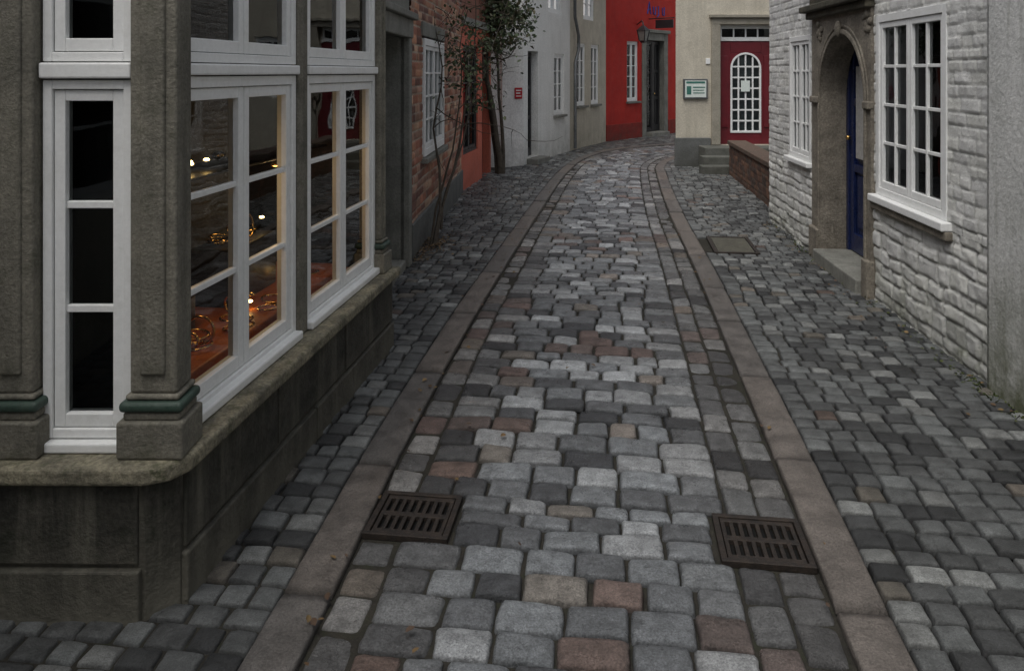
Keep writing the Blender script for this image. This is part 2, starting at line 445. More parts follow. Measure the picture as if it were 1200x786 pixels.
# ------------------------------------------------------------------ street mapping
Lp=np.array([(-1.2,-5.0),(-1.05,-3.0),(-.84,0),(-.61,2.3),(-.495,3.55),(-.28,5.37),(0.0,7.38),(.41,10.2),(.95,13.6),(1.5,15.9),(2.35,17.6),(4.1,18.9),(7.2,19.9)])
Rp=np.array([(.40,-5.2),(.52,-3.2),(.70,-.2),(.965,2.1),(1.13,3.33),(1.36,5.13),(1.61,7.15),(1.94,9.95),(2.40,13.2),(2.72,14.9),(3.45,16.4),(4.9,17.4),(7.6,18.0)])
def catmull(P,n=40):
    out=[]
    Q=np.vstack([2*P[0]-P[1],P,2*P[-1]-P[-2]])
    for i in range(1,len(Q)-2):
        for k in range(n):
            t=k/n
            out.append(.5*((2*Q[i])+(-Q[i-1]+Q[i+1])*t+(2*Q[i-1]-5*Q[i]+4*Q[i+1]-Q[i+2])*t*t+(-Q[i-1]+3*Q[i]-3*Q[i+1]+Q[i+2])*t**3))
    out.append(P[-1]); return np.array(out)
Ls=catmull(Lp); Rs=catmull(Rp); Mid=(Ls+Rs)/2
T=np.concatenate([[0],np.cumsum(np.linalg.norm(np.diff(Mid,axis=0),axis=1))])
Wd=np.linalg.norm(Rs-Ls,axis=1); Dr=(Rs-Ls)/Wd[:,None]
def smap(t,w):
    lx=np.interp(t,T,Ls[:,0]);ly=np.interp(t,T,Ls[:,1]);dx=np.interp(t,T,Dr[:,0]);dy=np.interp(t,T,Dr[:,1])
    return lx+dx*w, ly+dy*w
def Wt(t): return float(np.interp(t,T,Wd))
TE=T[-1]
def t_of_leftD(D): return float(np.interp(D,Ls[:,1],T))
KW=.17
def zground(x,y): return .018*(vnoise(x,y,1.1,5)-.5)+.009*(vnoise(x,y,.4,6)-.5)
WLD=np.array([-6,2.50,2.51,4.98,4.99,7.2,11.3,13.6,14.5,17.2,19.6,22.3,25]); WLX=np.array([-2.6,-2.6,-1.08,-.76,-1.0,-.93,-.73,-.36,.15,1.25,2.3,4.5,7])
WRD=np.array([-6,9.17,9.18,14.3,14.4,16,18]); WRX=np.array([1.8,2.97,5.2,5.2,2.96,4.5,9])

gL=(t_of_leftD(2.93),t_of_leftD(3.25)); gR=gL
GW=.32
def cut(t,rd,brks):
    for b in brks:
        if b-t>1e-4:
            if b-t<1.4*rd: return b-t
            if b-t<2*rd: return (b-t)/2
            break
    return rd
PAL=np.array([(.185,.198,.208),(.145,.154,.162),(.108,.114,.12),(.32,.335,.345),(.245,.255,.262),(.05,.053,.057),(.165,.152,.135),(.155,.115,.10),(.215,.19,.168),(.073,.077,.082)])
PW=np.array([.21,.19,.15,.11,.14,.07,.04,.012,.018,.06])
def pick(S,pal=PAL,pw=PW,warm=True):
    n=len(S); S=np.array(S)
    c=pal[rng.choice(len(pal),n,p=pw/pw.sum())].copy()
    if warm:   # patches of relaid red-brown setts; worn pale middle, browner darker edges
        tm=(S[:,0]+S[:,1])/2; wm=(S[:,2]+S[:,3])/2; W=np.interp(tm,T,Wd); q=abs(2*wm/W-1)
        edge=np.clip((q-.45)/.4,0,1)[:,None]
        c=c*(1.12-.36*edge)*(1+edge*np.array([.05,-.01,-.07]))
        x,y=smap(tm,wm)
        g=vnoise(x,y,.8,77); m=(g>.70)&(rng.random(n)<.28)
        c[m]=np.array([(.145,.105,.093),(.14,.122,.108),(.12,.096,.087)])[rng.integers(0,3,m.sum())]
    return c*rng.uniform(.82,1.2,(n,1))
road=[]
brk=[gL[0],gL[1]]
t=.02
while t<TE-.3:
    rd=cut(t,random.uniform(.125,.16),brk); c=t+rd/2; W=Wt(c)
    a=.14; b=W-.27
    if gL[0]-.01<c<gL[1]+.01: a=GW+.015; b=W-GW-.015
    ws=[a+0.0]
    while ws[-1]<b-.11: 
        ws.append(ws[-1]+random.uniform(.135,.235))
    sc=(b-a)/(ws[-1]-a); ws=[a+(w-a)*sc for w in ws]
    for i in range(len(ws)-1): road.append((t,t+rd,ws[i],ws[i+1]))
    t+=rd
for (kind,a,b,g) in (('l',0.0,.14,gL),('r',-.27,-.138,gR),('r',-.138,-.0,gR)):
    t=random.uniform(.0,.1)
    while t<TE-.3:
        rd=cut(t,random.uniform(.15,.23),[g[0],g[1]]); c=t+rd/2
        if not (g[0]-.01<c<g[1]+.01):
            W=Wt(c); o=0 if kind=='l' else W
            road.append((t,t+rd,a+o,b+o))
        t+=rd
kerb=[]
for side in (0,1):
    t=.0 if side==0 else .35
    while t<TE-.5:
        rd=random.uniform(.75,1.25); W=Wt(t+rd/2)
        if side==0: kerb.append((t,min(t+rd,TE-.05),-KW,0))
        else: kerb.append((t,min(t+rd,TE-.05),W,W+KW))
        t+=rd
walk=[]
def wallclip(t0,t1,w0,w1):
    x,y=smap((t0+t1)/2,(w0+w1)/2)
    xl=np.interp(y,WLD,WLX); xr=np.interp(y,WRD,WRX)
    return (x>xl-.12) and (x<xr+.12)
def incover(t0,t1,w0,w1):
    x,y=smap((t0+t1)/2,(w0+w1)/2)
    return 1.88<x<2.33 and 7.46<y<8.24
for side in (0,1):
    t=.02
    while t<TE-.2:
        rd=random.uniform(.095,.118); c=t+rd/2; W=Wt(c)
        y=smap(c,0)[1]
        ext = 2.2 if y<2.9 else (1.0 if y<10 else (1.3 if y<16 else 3.2))
        if side==1: ext=1.5 if y<9.4 else 3.4
        if side==1 and y>14.8: ext=1.2
        w=0
        while w<ext:
            ww=random.uniform(.095,.14)
            if side==0: s=(t,t+rd,-KW-w-ww,-KW-w)
            else: s=(t,t+rd,W+KW+w,W+KW+w+ww)
            if wallclip(*s) and not (side==1 and incover(*s)): walk.append(s)
            w+=ww
        t+=rd
def build_stones(name,S,cols,gap,jit,mat,drop=.028,dome=.003,zoff=0.0,camber=False,U=None,tilt=.003,par=None,vj=.0010,rnd=.035,lump=.004,hj=.003,es=1.0):
    S=np.array(S); n=len(S); cols=np.array(cols)
    U=np.array(U if U is not None else [-1,-.96,-.86,-.6,-.2,.2,.6,.86,.96,1.0]); k=len(U)
    u,v=np.meshgrid(U,U,indexing='ij'); u=u.ravel();v=v.ravel()
    def dp(q): q=abs(q); return np.where(q>.99,drop,np.where(q>.92,.009*es,np.where(q>.8,.0022*es,0)))
    du=dp(u);dv=dp(v)
    d=-np.minimum(np.sqrt(du**2+dv**2)+.35*np.minimum(du,dv),drop)-dome*(u**4+v**4)*.5
    P=[]
    tmid=(S[:,0]+S[:,1])/2; Wm=np.interp(tmid,T,Wd)
    for (ti,wi) in ((0,2),(1,2),(1,3),(0,3)):
        tt=S[:,ti]+(gap/2 if ti==0 else -gap/2)+rng.uniform(-jit,jit,n)
        ww=S[:,wi]+(gap/2 if wi==2 else -gap/2)+rng.uniform(-jit,jit,n)
        ww=ww+(np.interp(tt,T,Wd)-Wm)*np.clip(S[:,wi]/Wm,0,1)
        P.append(np.stack(smap(tt,ww),-1))
    rn=rnd*rng.uniform(.3,2.0,(n,1))
    up=u[None]*(1-rn*v[None]**6); vp=v[None]*(1-rn*u[None]**6)
    bw=.05 if n>200 else .01
    b1=rng.uniform(-bw,bw*.7,(n,1));b2=rng.uniform(-bw,bw*.7,(n,1))
    up=up*(1+b1*(1-v[None]**2)); vp=vp*(1+b2*(1-u[None]**2))
    a=(1-up)/2;b=(1+up)/2;c=(1-vp)/2;e=(1+vp)/2
    XY=(P[0][:,None]*(a*c)[...,None]+P[1][:,None]*(b*c)[...,None]+P[2][:,None]*(b*e)[...,None]+P[3][:,None]*(a*e)[...,None])
    XY=XY+ (rng.uniform(-1,1,XY.shape))*vj*1.5
    cen=XY.mean(1)
    z=zground(cen[:,0],cen[:,1])+rng.uniform(-hj,hj,n)+zoff
    if camber:
        wm=(S[:,2]+S[:,3])/2; q=2*wm/Wm-1
        z=z+.022*(1-q*q)-.012
    tx=rng.normal(0,tilt,(n,1)); ty=rng.normal(0,tilt,(n,1))
    Z=z[:,None]+d[None]+tx*u[None]+ty*v[None]+rng.uniform(-1,1,(n,k*k))*vj
    Z+=lump*(vnoise(XY[...,0],XY[...,1],.045,91)-.5)*(1-np.maximum(abs(u),abs(v))**8)[None]
    co=np.concatenate([XY,Z[...,None]],-1).reshape(-1,3)
    i,j=np.meshgrid(np.arange(k-1),np.arange(k-1),indexing='ij'); base=(i*k+j).ravel()
    q=np.stack([base,base+k,base+k+1,base+1],-1)
    q=(q[None]+(np.arange(n)*k*k)[:,None,None]).reshape(-1,4)
    dk=np.where(np.maximum(abs(u),abs(v))>.99,.26,np.where(np.maximum(abs(u),abs(v))>.92,.68,1.0))
    C=(cols[:,None,:]*dk[None,:,None]).reshape(-1,3)
    me=np_mesh(name,co,q,mat,C)
    ob=bpy.data.objects.new(name,me); COL.objects.link(ob)
    if par: setpar(ob,par)
    return ob
build_stones('cobbled_road',road,pick(road),.007,.005,STONEM,camber=True,rnd=.03,dome=.0025)
PAL2=PAL*.70*np.array([1.02,1.01,.95]); PW2=np.array([.22,.22,.2,.04,.1,.1,.03,.01,.01,.1])
build_stones('sett_pavement',walk,pick(walk,PAL2,PW2,False),.006,.0035,WALKM,zoff=.006,U=[-1,-.94,-.82,-.3,.3,.82,.94,1],tilt=.0016,rnd=.03,dome=.0015,es=.65,lump=.003,hj=.0022,vj=.0008)
kc=np.array([(.140,.124,.110),(.132,.121,.111),(.152,.134,.119),(.122,.114,.106)])
build_stones('kerb_stones',kerb,kc[rng.integers(0,4,len(kerb))],.007,.001,KERBM,zoff=.014,tilt=.001,rnd=.002,
             U=[-1,-.985,-.9,-.6,-.3,0,.3,.6,.9,.985,1],dome=.002,vj=.001,lump=.007,es=.7,hj=.0015)

GROUND=pmat('joint_soil',(.026,.024,.020),(.045,.041,.032),9,.9,.9,90,fine=.45,blot=.7,blotc=(.026,.032,.015))
mesh_ob('ground',WORLD,None,[(-300,-300,-.019),(300,-300,-.019),(300,300,-.019),(-300,300,-.019)],[(0,1,2,3)],GROUND)

PITSHADE=pmat('pit_shade_slab',(.002,.002,.002),(.004,.004,.003),5,.95,0,20)  # near-black slab under the bars; the pit's shade is in its colour
def grate(name,t0,t1,w0,w1):
    x0,y0=smap(t0,w0); x1,y1=smap(t0,w1)
    F=Fr((float(x0),float(y0)),(float(x1),float(y1)))
    p=empty(name,(float(x0),float(y0),0))
    w=F.L; d=t1-t0-.01
    f=.022; L=[(0,w,0,f,-.018,.006),(0,w,d-f,d,-.018,.006),(0,f,f,d-f,-.018,.006),(w-f,w,f,d-f,-.018,.006)]
    g=.004; i0=f+g;i1=w-f-g
    L+=[(i0,i1,f+g,f+g+.022,-.018,.002),(i0,i1,d-f-g-.022,d-f-g,-.018,.002),(i0,i1,d/2-.014,d/2+.014,-.018,.002)]
    n=8
    for k in range(n+1):
        c=i0+(i1-i0-.016)*k/n
        for (ya,yb) in ((f+g+.022,d/2-.014),(d/2+.014,d-f-g-.022)):
            L.append((c,c+.016,ya,yb,-.018,.001))
    boxes('grate_bars',F,p,L,IRON,.0025)
    boxes('pit_shade_slab',F,p,[(.01,w-.01,.01,d-.01,-.03,-.0165)],PITSHADE,0)
WG=Wt(gL[0])
grate('drain_grate',gL[0]+.005,gL[1],.0,GW)
grate('drain_grate',gL[0]+.005,gL[1],WG-GW,WG)
cv=empty('access_cover',(1.93,7.5,0))
FC=Fr((1.93,7.52),(2.30,7.47))
boxes('cover_plate',FC,cv,[(0.02,.36,.02,.68,-.018,.006)],pmat('cover_slab',(.11,.107,.083),(.07,.067,.053),8,.6,.6,60),.004)
boxes('cover_rim',FC,cv,[(-.02,.40,-.02,.015,-.018,.01),(-.02,.40,.685,.72,-.018,.01),(-.02,.015,.015,.685,-.018,.01),(.365,.40,.015,.685,-.018,.01)],IRON,.002)

# ------------------------------------------------------------------ bay window shop (left foreground)
shop=empty('bay_window_shop',(-1.084,2.498,0))
A=Fr((-1.084,2.498),(-.757,4.976)); FF=Fr((-1.64,2.53),(-1.0,2.53))
prism('plinth',shop,[(-2.8,2.52),(-1.15,2.498),(-1.07,2.57),(-.757,4.976),(-2.8,4.99)],-.1,.42,PLINTH)
prism('plinth_cap',shop,[(-2.8,2.455),(-1.14,2.445),(-1.065,2.475),(-1.022,2.545),(-.70,5.02),(-2.8,5.02)],.425,.482,CAP,.014,seg=3)
boxes('plinth_slabs',A,shop,[(.09,.80,-.014,.02,.16,.41),(.815,1.62,-.012,.02,.16,.41),(1.635,2.49,-.015,.02,.16,.41),(.08,1.20,-.026,.02,-.05,.148),(1.215,2.49,-.024,.02,-.05,.148)],PLINTH,.007)
boxes('plinth_front_slabs',Fr((-2.8,2.52),(-1.15,2.498)),shop,[(.1,.8,-.014,.02,.16,.41),(.815,1.63,-.012,.02,.16,.41),(.1,1.64,-.026,.02,-.05,.148)],PLINTH,.007)
def pillar(F,x0,x1,y0,y1,z1,nm):
    boxes(nm+'_shaft',F,shop,[(x0,x1,y0,y1,.68,z1),(x0+.035,x1-.035,y0-.012,y0+.01,.74,z1-.03)],BAYSTONE,.010,3)
    boxes(nm+'_base',F,shop,[(x0-.03,x1+.03,y0-.03,y1+.02,.483,.60),(x0-.015,x1+.015,y0-.015,y1+.01,.60,.625),(x0-.01,x1+.01,y0-.01,y1+.01,.662,.68)],BAYSTONE,.008,3)
    boxes(nm+'_ring',F,shop,[(x0-.026,x1+.026,y0-.026,y1+.016,.627,.660)],GREENM,.014,4)
pillar(FF,.425,.575,0,.12,2.45,'corner_pillar')
pillar(FF,-.02,.118,0,.12,2.45,'front_pillar')
pillar(A,2.36,2.46,.02,.16,2.45,'end_pillar')
boxes('mid_post',A,shop,[(1.155,1.265,.045,.15,.483,2.45)],BAYSTONE,.008,3)
window(shop,A,.165,1.15,.50,1.685,y=.055,cas=2,rows=3,fw=.04,cw=.042,mw=.022,back=False,name='side_window')
window(shop,A,1.27,2.352,.50,1.685,y=.055,cas=2,rows=3,fw=.04,cw=.042,mw=.022,back=False,name='side_window')
window(shop,A,.165,1.15,1.735,2.44,y=.055,cas=2,rows=1,fw=.035,cw=.04,back=False,name='upper_side_window')
window(shop,A,1.27,2.352,1.735,2.44,y=.055,cas=2,rows=1,fw=.035,cw=.04,back=False,name='upper_side_window')
boxes('transom',A,shop,[(.163,1.152,.035,.12,1.69,1.731),(1.268,2.354,.035,.12,1.69,1.731)],WHITE,.006)
boxes('window_sills',A,shop,[(.16,1.153,.02,.12,.484,.522),(1.268,2.354,.02,.12,.484,.522)],WHITE,.008)
window(shop,FF,.125,.415,.52,1.675,y=.04,cas=1,rows=3,fw=.03,cw=.035,mw=.024,back=False,name='front_window')
window(shop,FF,.125,.415,1.735,2.44,y=.04,cas=1,rows=1,fw=.03,cw=.035,back=False,name='upper_front_window')
boxes('front_transom',FF,shop,[(.122,.418,.02,.1,1.68,1.731)],WHITE,.006)
boxes('front_sill',FF,shop,[(.12,.42,.01,.1,.484,.516)],WHITE,.006)
boxes('left_timber',FF,shop,[(-1.2,-.025,.02,.2,.483,2.45)],DARKGREEN,.005)
prism('upper_wall',shop,[(-2.8,2.56),(-1.1,2.54),(-.80,4.976),(-2.8,4.99)],2.451,4.2,GREYST)
mesh_ob('roof',WORLD,shop,[(-3,2.45,4.2),(-.95,2.45,4.2),(-.7,5.0,4.2),(-3,5.0,4.2),(-2.4,2.45,5.6),(-2.4,5.0,5.6)],[(0,1,4),(1,2,5,4),(2,3,5),(3,0,4,5),(0,1,2,3)],ROOF)
# interior
boxes('shop_floor',A,shop,[(.30,2.4,.16,1.5,.484,.50)],WOODO,0)
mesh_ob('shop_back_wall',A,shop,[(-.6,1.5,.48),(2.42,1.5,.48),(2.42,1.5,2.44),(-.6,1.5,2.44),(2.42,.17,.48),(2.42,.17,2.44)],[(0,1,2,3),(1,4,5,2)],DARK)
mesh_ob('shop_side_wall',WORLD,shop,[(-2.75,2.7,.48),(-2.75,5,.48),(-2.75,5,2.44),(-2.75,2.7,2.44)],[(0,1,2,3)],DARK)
boxes('front_window_curtain',FF,shop,[(.0,.50,.20,.215,.483,2.44)],DARK,0)  # dark partition added behind the front window so its panes look black
boxes('display_counter',A,shop,[(.35,2.25,.20,.66,.502,.56)],WOODO,.01)
boxes('display_shelf',A,shop,[(.25,2.3,.34,.60,1.25,1.262)],BLACKP,.003)
boxes('display_riser',A,shop,[(.55,1.0,.46,.66,.561,.74),(1.3,1.8,.44,.66,.561,.84)],BLACKP,.006)
def torus(nm,F,par,c,R,r,mat,rot=(0,0,0)):
    V=[];Fc=[];n=28;m=8
    M=Matrix.Rotation(rot[0],3,'X')@Matrix.Rotation(rot[1],3,'Y')
    for i in range(n):
        for j in range(m):
            a=2*math.pi*i/n;b=2*math.pi*j/m
            v=M@Vector(((R+r*math.cos(b))*math.cos(a),(R+r*math.cos(b))*math.sin(a),r*math.sin(b)))
            V.append(v+Vector(c)); Fc.append((i*m+j,((i+1)%n)*m+j,((i+1)%n)*m+(j+1)%m,i*m+(j+1)%m))
    return mesh_ob(nm,F,par,V,Fc,mat,smooth=True)
for i in range(44):
    k=random.random(); R=random.uniform(.028,.065)
    q=random.random()
    if q<.5: s=random.uniform(.4,2.2); yy=random.uniform(.24,.42); lv=.56
    elif q<.7: s=random.uniform(.62,.93); yy=random.uniform(.5,.62); lv=.74
    elif q<.9: s=random.uniform(1.37,1.73); yy=random.uniform(.5,.62); lv=.84
    else: s=random.uniform(.4,2.2); yy=random.uniform(.4,.56); lv=1.262
    if k<.45: torus('brass_ring',A,shop,(s,yy,lv+.012),R,.006,BRASS,(random.uniform(-.2,.2),0,0))
    elif k<.75: torus('brass_hoop',A,shop,(s,yy,lv+R+.006),R,.006,BRASS,(1.4,random.uniform(0,2),0))
    else: uv('brass_bowl',A,shop,(s,yy,lv+.03),R*.7,BRASS,1,1,.6)
BULB=emis('tealight_glow',(1,.62,.22),22)
for (s,yy,zz) in ((.85,.4,1.31),(.93,.45,1.31),(1.02,.42,1.31),(1.75,.5,.92),(1.9,.35,.60),(1.3,.35,.60)):
    uv('tea_lamp',A,shop,(s,yy,zz),.011,BULB,1.2,1.2,.6)
for k,(ls,en) in enumerate(((.75,2.6),(1.75,2.2))):
    lp=bpy.data.lights.new('shop_lamp','POINT'); lp.energy=en; lp.color=(1,.62,.3); lp.shadow_soft_size=.05
    lo=bpy.data.objects.new('shop_lamp',lp); COL.objects.link(lo); lo.location=A.w(ls,.42,1.14); setpar(lo,shop)
    uv('shop_lamp_shade',A,shop,(ls,.42,1.205),.03,BRASS,1,1,.4)

# ------------------------------------------------------------------ recessed grey doorway house
gh=empty('grey_stone_house',(-1.0,4.99,0)); G=Fr((-1.02,4.99),(-.93,7.2))
wallmesh('front_wall',G,gh,0,G.L,-.1,4.2,[(.75,1.95,-.1,2.0),(.7,1.7,2.9,3.8)],GREYST,.45)
boxes('door_surround',G,gh,[(.62,.75,-.05,.04,0,2.0),(1.95,2.08,-.05,.04,0,2.0),(.60,2.10,-.06,.04,2.0,2.16),(.56,2.14,-.10,.04,2.161,2.22)],GREYST,.01)
paneldoor(gh,G,.76,1.94,.08,1.98,.40,BLACKP,rows=3)
boxes('door_step',G,gh,[(.77,1.93,-.02,.40,-.02,.075)],GREYST,.012)
roof(gh,G,0,G.L,4.2); shell(gh,G,G.L,4.2,GREYST)
window(gh,G,.7,1.7,2.9,3.8,y=.02,cas=2,cols=1,rows=3)

# ------------------------------------------------------------------ brick house
bh=empty('brick_house',(-.927,7.21,0)); Bk=Fr((-.927,7.21),(-.727,11.3))
ops=[(.66,2.15,.84,2.06)]
bcol=[(.36,.155,.10),(.29,.125,.085),(.42,.21,.13),(.19,.095,.075),(.48,.31,.21),(.34,.2,.145)]
V,Fc=relief_wall('front_wall',Bk,bh,0,Bk.L,-.1,3.4,ops,.014,.08,.23,.011,.012,bcol,(.44,.40,.33),BRICKM,11,warp=.004,colv=.3,mw=.007)
RB=pmat('brick_upper',(.30,.13,.09),(.2,.095,.07),8,.85,.8,30)
mesh_ob('window_reveal',Bk,bh,V,Fc,RB)
wallmesh('upper_wall',Bk,bh,0,Bk.L,3.4,4.4,[],RB)
window(bh,Bk,.68,2.13,.86,2.04,y=-.03,cas=2,cols=2,rows=4,fw=.07,curtain=True)
sill(bh,Bk,.66,2.15,.85,GREYST)
boxes('lintel',Bk,bh,[(.6,2.2,-.03,.03,2.06,2.2)],GREYST,.01)
boxes('base_course',Bk,bh,[(0,Bk.L,-.035,.02,-.05,.32)],GREYDK,.01)
roof(bh,Bk,0,Bk.L,4.4); shell(bh,Bk,Bk.L,4.4,RB)

# ------------------------------------------------------------------ coral house
ch=empty('coral_house',(-.727,11.3,0)); Cr=Fr((-.727,11.3),(-.36,13.6))
wallmesh('front_wall',Cr,ch,0,Cr.L,-.1,2.45,[(.15,1.2,.5,2.1),(1.55,2.2,0,2.1)],CORAL,.2)
wallmesh('upper_wall',Cr,ch,0,Cr.L,2.45,4.3,[],RB)
window(ch,Cr,.15,1.2,.5,2.1,y=.02,cas=2,cols=1,rows=3,mat=BLACKP)
paneldoor(ch,Cr,1.56,2.19,.02,2.09,.12,BLACKP,rows=3)
boxes('cornice',Cr,ch,[(0,Cr.L,-.05,.03,2.38,2.5)],GREYST,.01)
roof(ch,Cr,0,Cr.L,4.3); shell(ch,Cr,Cr.L,4.3,CORAL)

# ------------------------------------------------------------------ white house
wh=empty('white_house',(.2,14.6,0)); W1=Fr((-.9,14.25),(.2,14.6)); W2=Fr((.2,14.6),(1.25,17.2))
wallmesh('end_wall',W1,wh,0,W1.L,-.1,4.2,[],WHITEW)
wallmesh('front_wall',W2,wh,0,W2.L,-.1,4.2,[(.25,.82,.1,2.1),(1.75,2.4,.82,2.08),(1.4,2.2,2.9,3.8)],WHITEW,.2)
paneldoor(wh,W2,.26,.81,.1,2.08,.14,BLACKP,rows=3)
window(wh,W2,1.75,2.4,.82,2.08,y=.02,cas=2,cols=1,rows=4,curtain=True); sill(wh,W2,1.75,2.4,.82,GREYST)
window(wh,W2,1.4,2.2,2.9,3.8,y=.02,cas=2,cols=1,rows=3)
boxes('pilaster',W1,wh,[(W1.L-.42,W1.L+.0,-.06,.02,-.05,2.5)],WHITEW,.01)
boxes('door_step',W2,wh,[(.2,.88,-.22,.14,-.02,.095)],GREYST,.01)
roof(wh,W2,0,W2.L,4.2); shell(wh,W2,W2.L,4.2,WHITEW)
pq=empty('wall_plaque',W1.w(W1.L-.1,-.08,1.4)[:]); boxes('plaque_face',W1,pq,[(W1.L-.18,W1.L-.04,-.085,-.062,1.22,1.42)],PLAQRED,.003)
boxes('plaque_text',W1,pq,[(W1.L-.16,W1.L-.06,-.088,-.0855,1.36,1.38),(W1.L-.16,W1.L-.08,-.088,-.0855,1.31,1.33),(W1.L-.16,W1.L-.06,-.088,-.0855,1.26,1.275)],WHITE,0)

# ------------------------------------------------------------------ cream narrow house
cn=empty('cream_townhouse',(1.25,17.2,0)); C2=Fr((1.25,17.2),(2.31,19.6))
wallmesh('front_wall',C2,cn,0,C2.L,-.1,4.4,[(.45,1.05,.95,2.35),(1.45,2.05,.95,2.35),(.9,1.7,2.9,3.9)],CREAMW,.2)
window(cn,C2,.45,1.05,.95,2.35,y=.02,cas=2,cols=1,rows=4,curtain=True); window(cn,C2,1.45,2.05,.95,2.35,y=.02,cas=2,cols=1,rows=4)
window(cn,C2,.9,1.7,2.9,3.9,y=.02)
for a in (.45,1.45): sill(cn,C2,a,a+.6,.95,GREYST)
roof(cn,C2,0,C2.L,4.4); shell(cn,C2,C2.L,4.4,CREAMW)
dp=empty('downpipe',C2.w(1.22,-.08,0)[:]); tube('pipe',dp,[C2.w(.05,-.1,4.3),C2.w(.05,-.1,2.9),C2.w(.35,-.08,2.5),C2.w(.35,-.08,2.2),C2.w(.12,-.08,1.9),C2.w(.12,-.08,.05)],[.035]*6,METAL)

# ------------------------------------------------------------------ red house
rh=empty('red_house',(2.31,19.6,0))
R1=Fr((2.31,19.6),(6.2,24.28))
wallmesh('front_wall',R1,rh,0,R1.L,-.1,4.8,[(.98,1.56,.95,2.5),(1.72,3.08,0,2.75),(3.8,4.8,.95,2.5)],REDW,.25)
window(rh,R1,.98,1.56,.95,2.5,y=.04,cas=2,cols=1,rows=5); sill(rh,R1,.98,1.56,.95,GREYST)
window(rh,R1,3.8,4.8,.95,2.5,y=.04,cas=2,cols=1,rows=4)
boxes('door_surround',R1,rh,[(1.72,1.92,-.03,.22,0,2.75),(2.88,3.08,-.03,.22,0,2.75),(1.92,2.88,-.03,.22,2.55,2.75),(1.66,3.14,-.08,.02,2.751,2.84)],GREYST,.01)
boxes('door_step',R1,rh,[(1.93,2.87,-.2,.2,-.02,.1)],GREYST,.01)
window(rh,R1,1.93,2.5,.12,2.54,y=.12,cas=1,cols=2,rows=6,mat=BLACKP,name='glazed_door')
paneldoor(rh,R1,2.5,2.87,.12,2.54,.12,BLACKP,rows=3,cols=1)
roof(rh,R1,0,R1.L,4.8); shell(rh,R1,R1.L,4.8,REDW)
boxes('plinth_band',R1,rh,[(0,1.7,-.03,.01,-.05,.4),(3.1,R1.L,-.03,.01,-.05,.4)],pmat('red_base',(.33,.03,.022),(.26,.025,.02),3,.8,.3,30,dirt=.6),.01)
ln=empty('wall_lantern',R1.w(1.05,-.35,2.7)[:])
tube('lantern_bracket',ln,[R1.w(1.5,-.0,2.95),R1.w(1.3,-.25,3.02),R1.w(1.1,-.4,2.95),R1.w(1.08,-.42,2.88)],[.018]*4,BLACKP)
LG=pmat('lantern_glass',(.22,.22,.2),(.15,.15,.14),5,.2,0,20)
fl=Fr(tuple(R1.w(1.08,-.42)[:2]),tuple(R1.w(2.08,-.42)[:2]))
def taper(nm,par,F,c,w0,w1,z0,z1,mat):
    V=[]
    for (w,z) in ((w0,z0),(w1,z1)):
        V+=[(c[0]-w,c[1]-w,z),(c[0]+w,c[1]-w,z),(c[0]+w,c[1]+w,z),(c[0]-w,c[1]+w,z)]
    mesh_ob(nm,F,par,V,[(0,1,2,3),(4,5,6,7),(0,1,5,4),(1,2,6,5),(2,3,7,6),(3,0,4,7)],mat)
taper('lantern_body',ln,fl,(0,0),.07,.11,2.5,2.75,LG); taper('lantern_cap',ln,fl,(0,0),.13,.03,2.755,2.88,BLACKP); taper('lantern_foot',ln,fl,(0,0),.04,.075,2.44,2.498,BLACKP)
tube('lantern_ribs',ln,[[(sx*.072,sy*.072,2.49),(sx*.112,sy*.112,2.76)] for sx in(-1,1) for sy in(-1,1)],[[.014,.014]]*4,BLACKP,fl)
hs=empty('hanging_sign',R1.w(2.0,-.3,2.9)[:])
tube('sign_bracket',hs,[R1.w(2.1,0,3.12),R1.w(2.1,-.75,3.12)],[.014,.014],BLACKP)
boxes('sign_board',R1,hs,[(2.08,2.12,-.72,-.2,2.86,3.08)],BLACKP,.006)
gr=empty('wall_graffiti',R1.w(2.6,-.02,3.4)[:])
def scr(x,z,pts,s=.16): return [tuple(R1.w(x+p[0]*s,-.008,z+p[1]*s)) for p in pts]
tube('graffiti_strokes',gr,[scr(2.0,3.25,[(0,0),(.6,2),(1.1,0)]),scr(2.0,3.25,[(.2,.7),(1.0,.8)]),scr(2.3,3.25,[(0,1.3),(.1,.1),(.7,0),(.9,1.3)]),scr(2.55,3.25,[(.2,1.5),(.3,0),(-.3,-.4)]),scr(2.8,3.25,[(0,1.3),(0,.1),(.6,0),(.7,1.4)])],[[.016]*3,[.016]*2,[.016]*4,[.016]*3,[.016]*4],BLUEG)

# ------------------------------------------------------------------ cream corner house (end of view)
cc=empty('cream_corner_house',(2.96,14.4,0)); K=Fr((2.96,14.4),(6.6,14.4))
DX0,DX1=.80,1.80
wallmesh('front_wall',K,cc,0,K.L,-.1,4.5,[(DX0,DX1,.39,2.56),(2.4,3.2,1.2,2.4),(1.0,1.8,3.2,4.1)],CREAMW,.3)
SIDEF=Fr((5.6,17.0),(2.96,14.4)); wallmesh('side_wall',SIDEF,cc,0,SIDEF.L,-.1,4.5,[],CREAMW)
boxes('grey_base',K,cc,[(-.02,DX0-.17,-.035,.02,-.05,.52)],GREYDK,.012)
boxes('door_jambs',K,cc,[(DX0-.16,DX0,-.05,.05,.39,2.56),(DX1,DX1+.16,-.05,.05,.39,2.56),(DX0-.16,DX1+.16,-.05,.05,2.561,2.68),(DX0-.2,DX1+.2,-.10,.05,2.681,2.74)],pmat('jamb_stone',(.36,.33,.27),(.27,.25,.2),5,.8,.4,40),.01)
window(cc,K,DX0,DX1,2.27,2.555,y=.1,cas=1,cols=4,rows=1,fw=.03,cw=.03,mw=.025,name='fanlight')
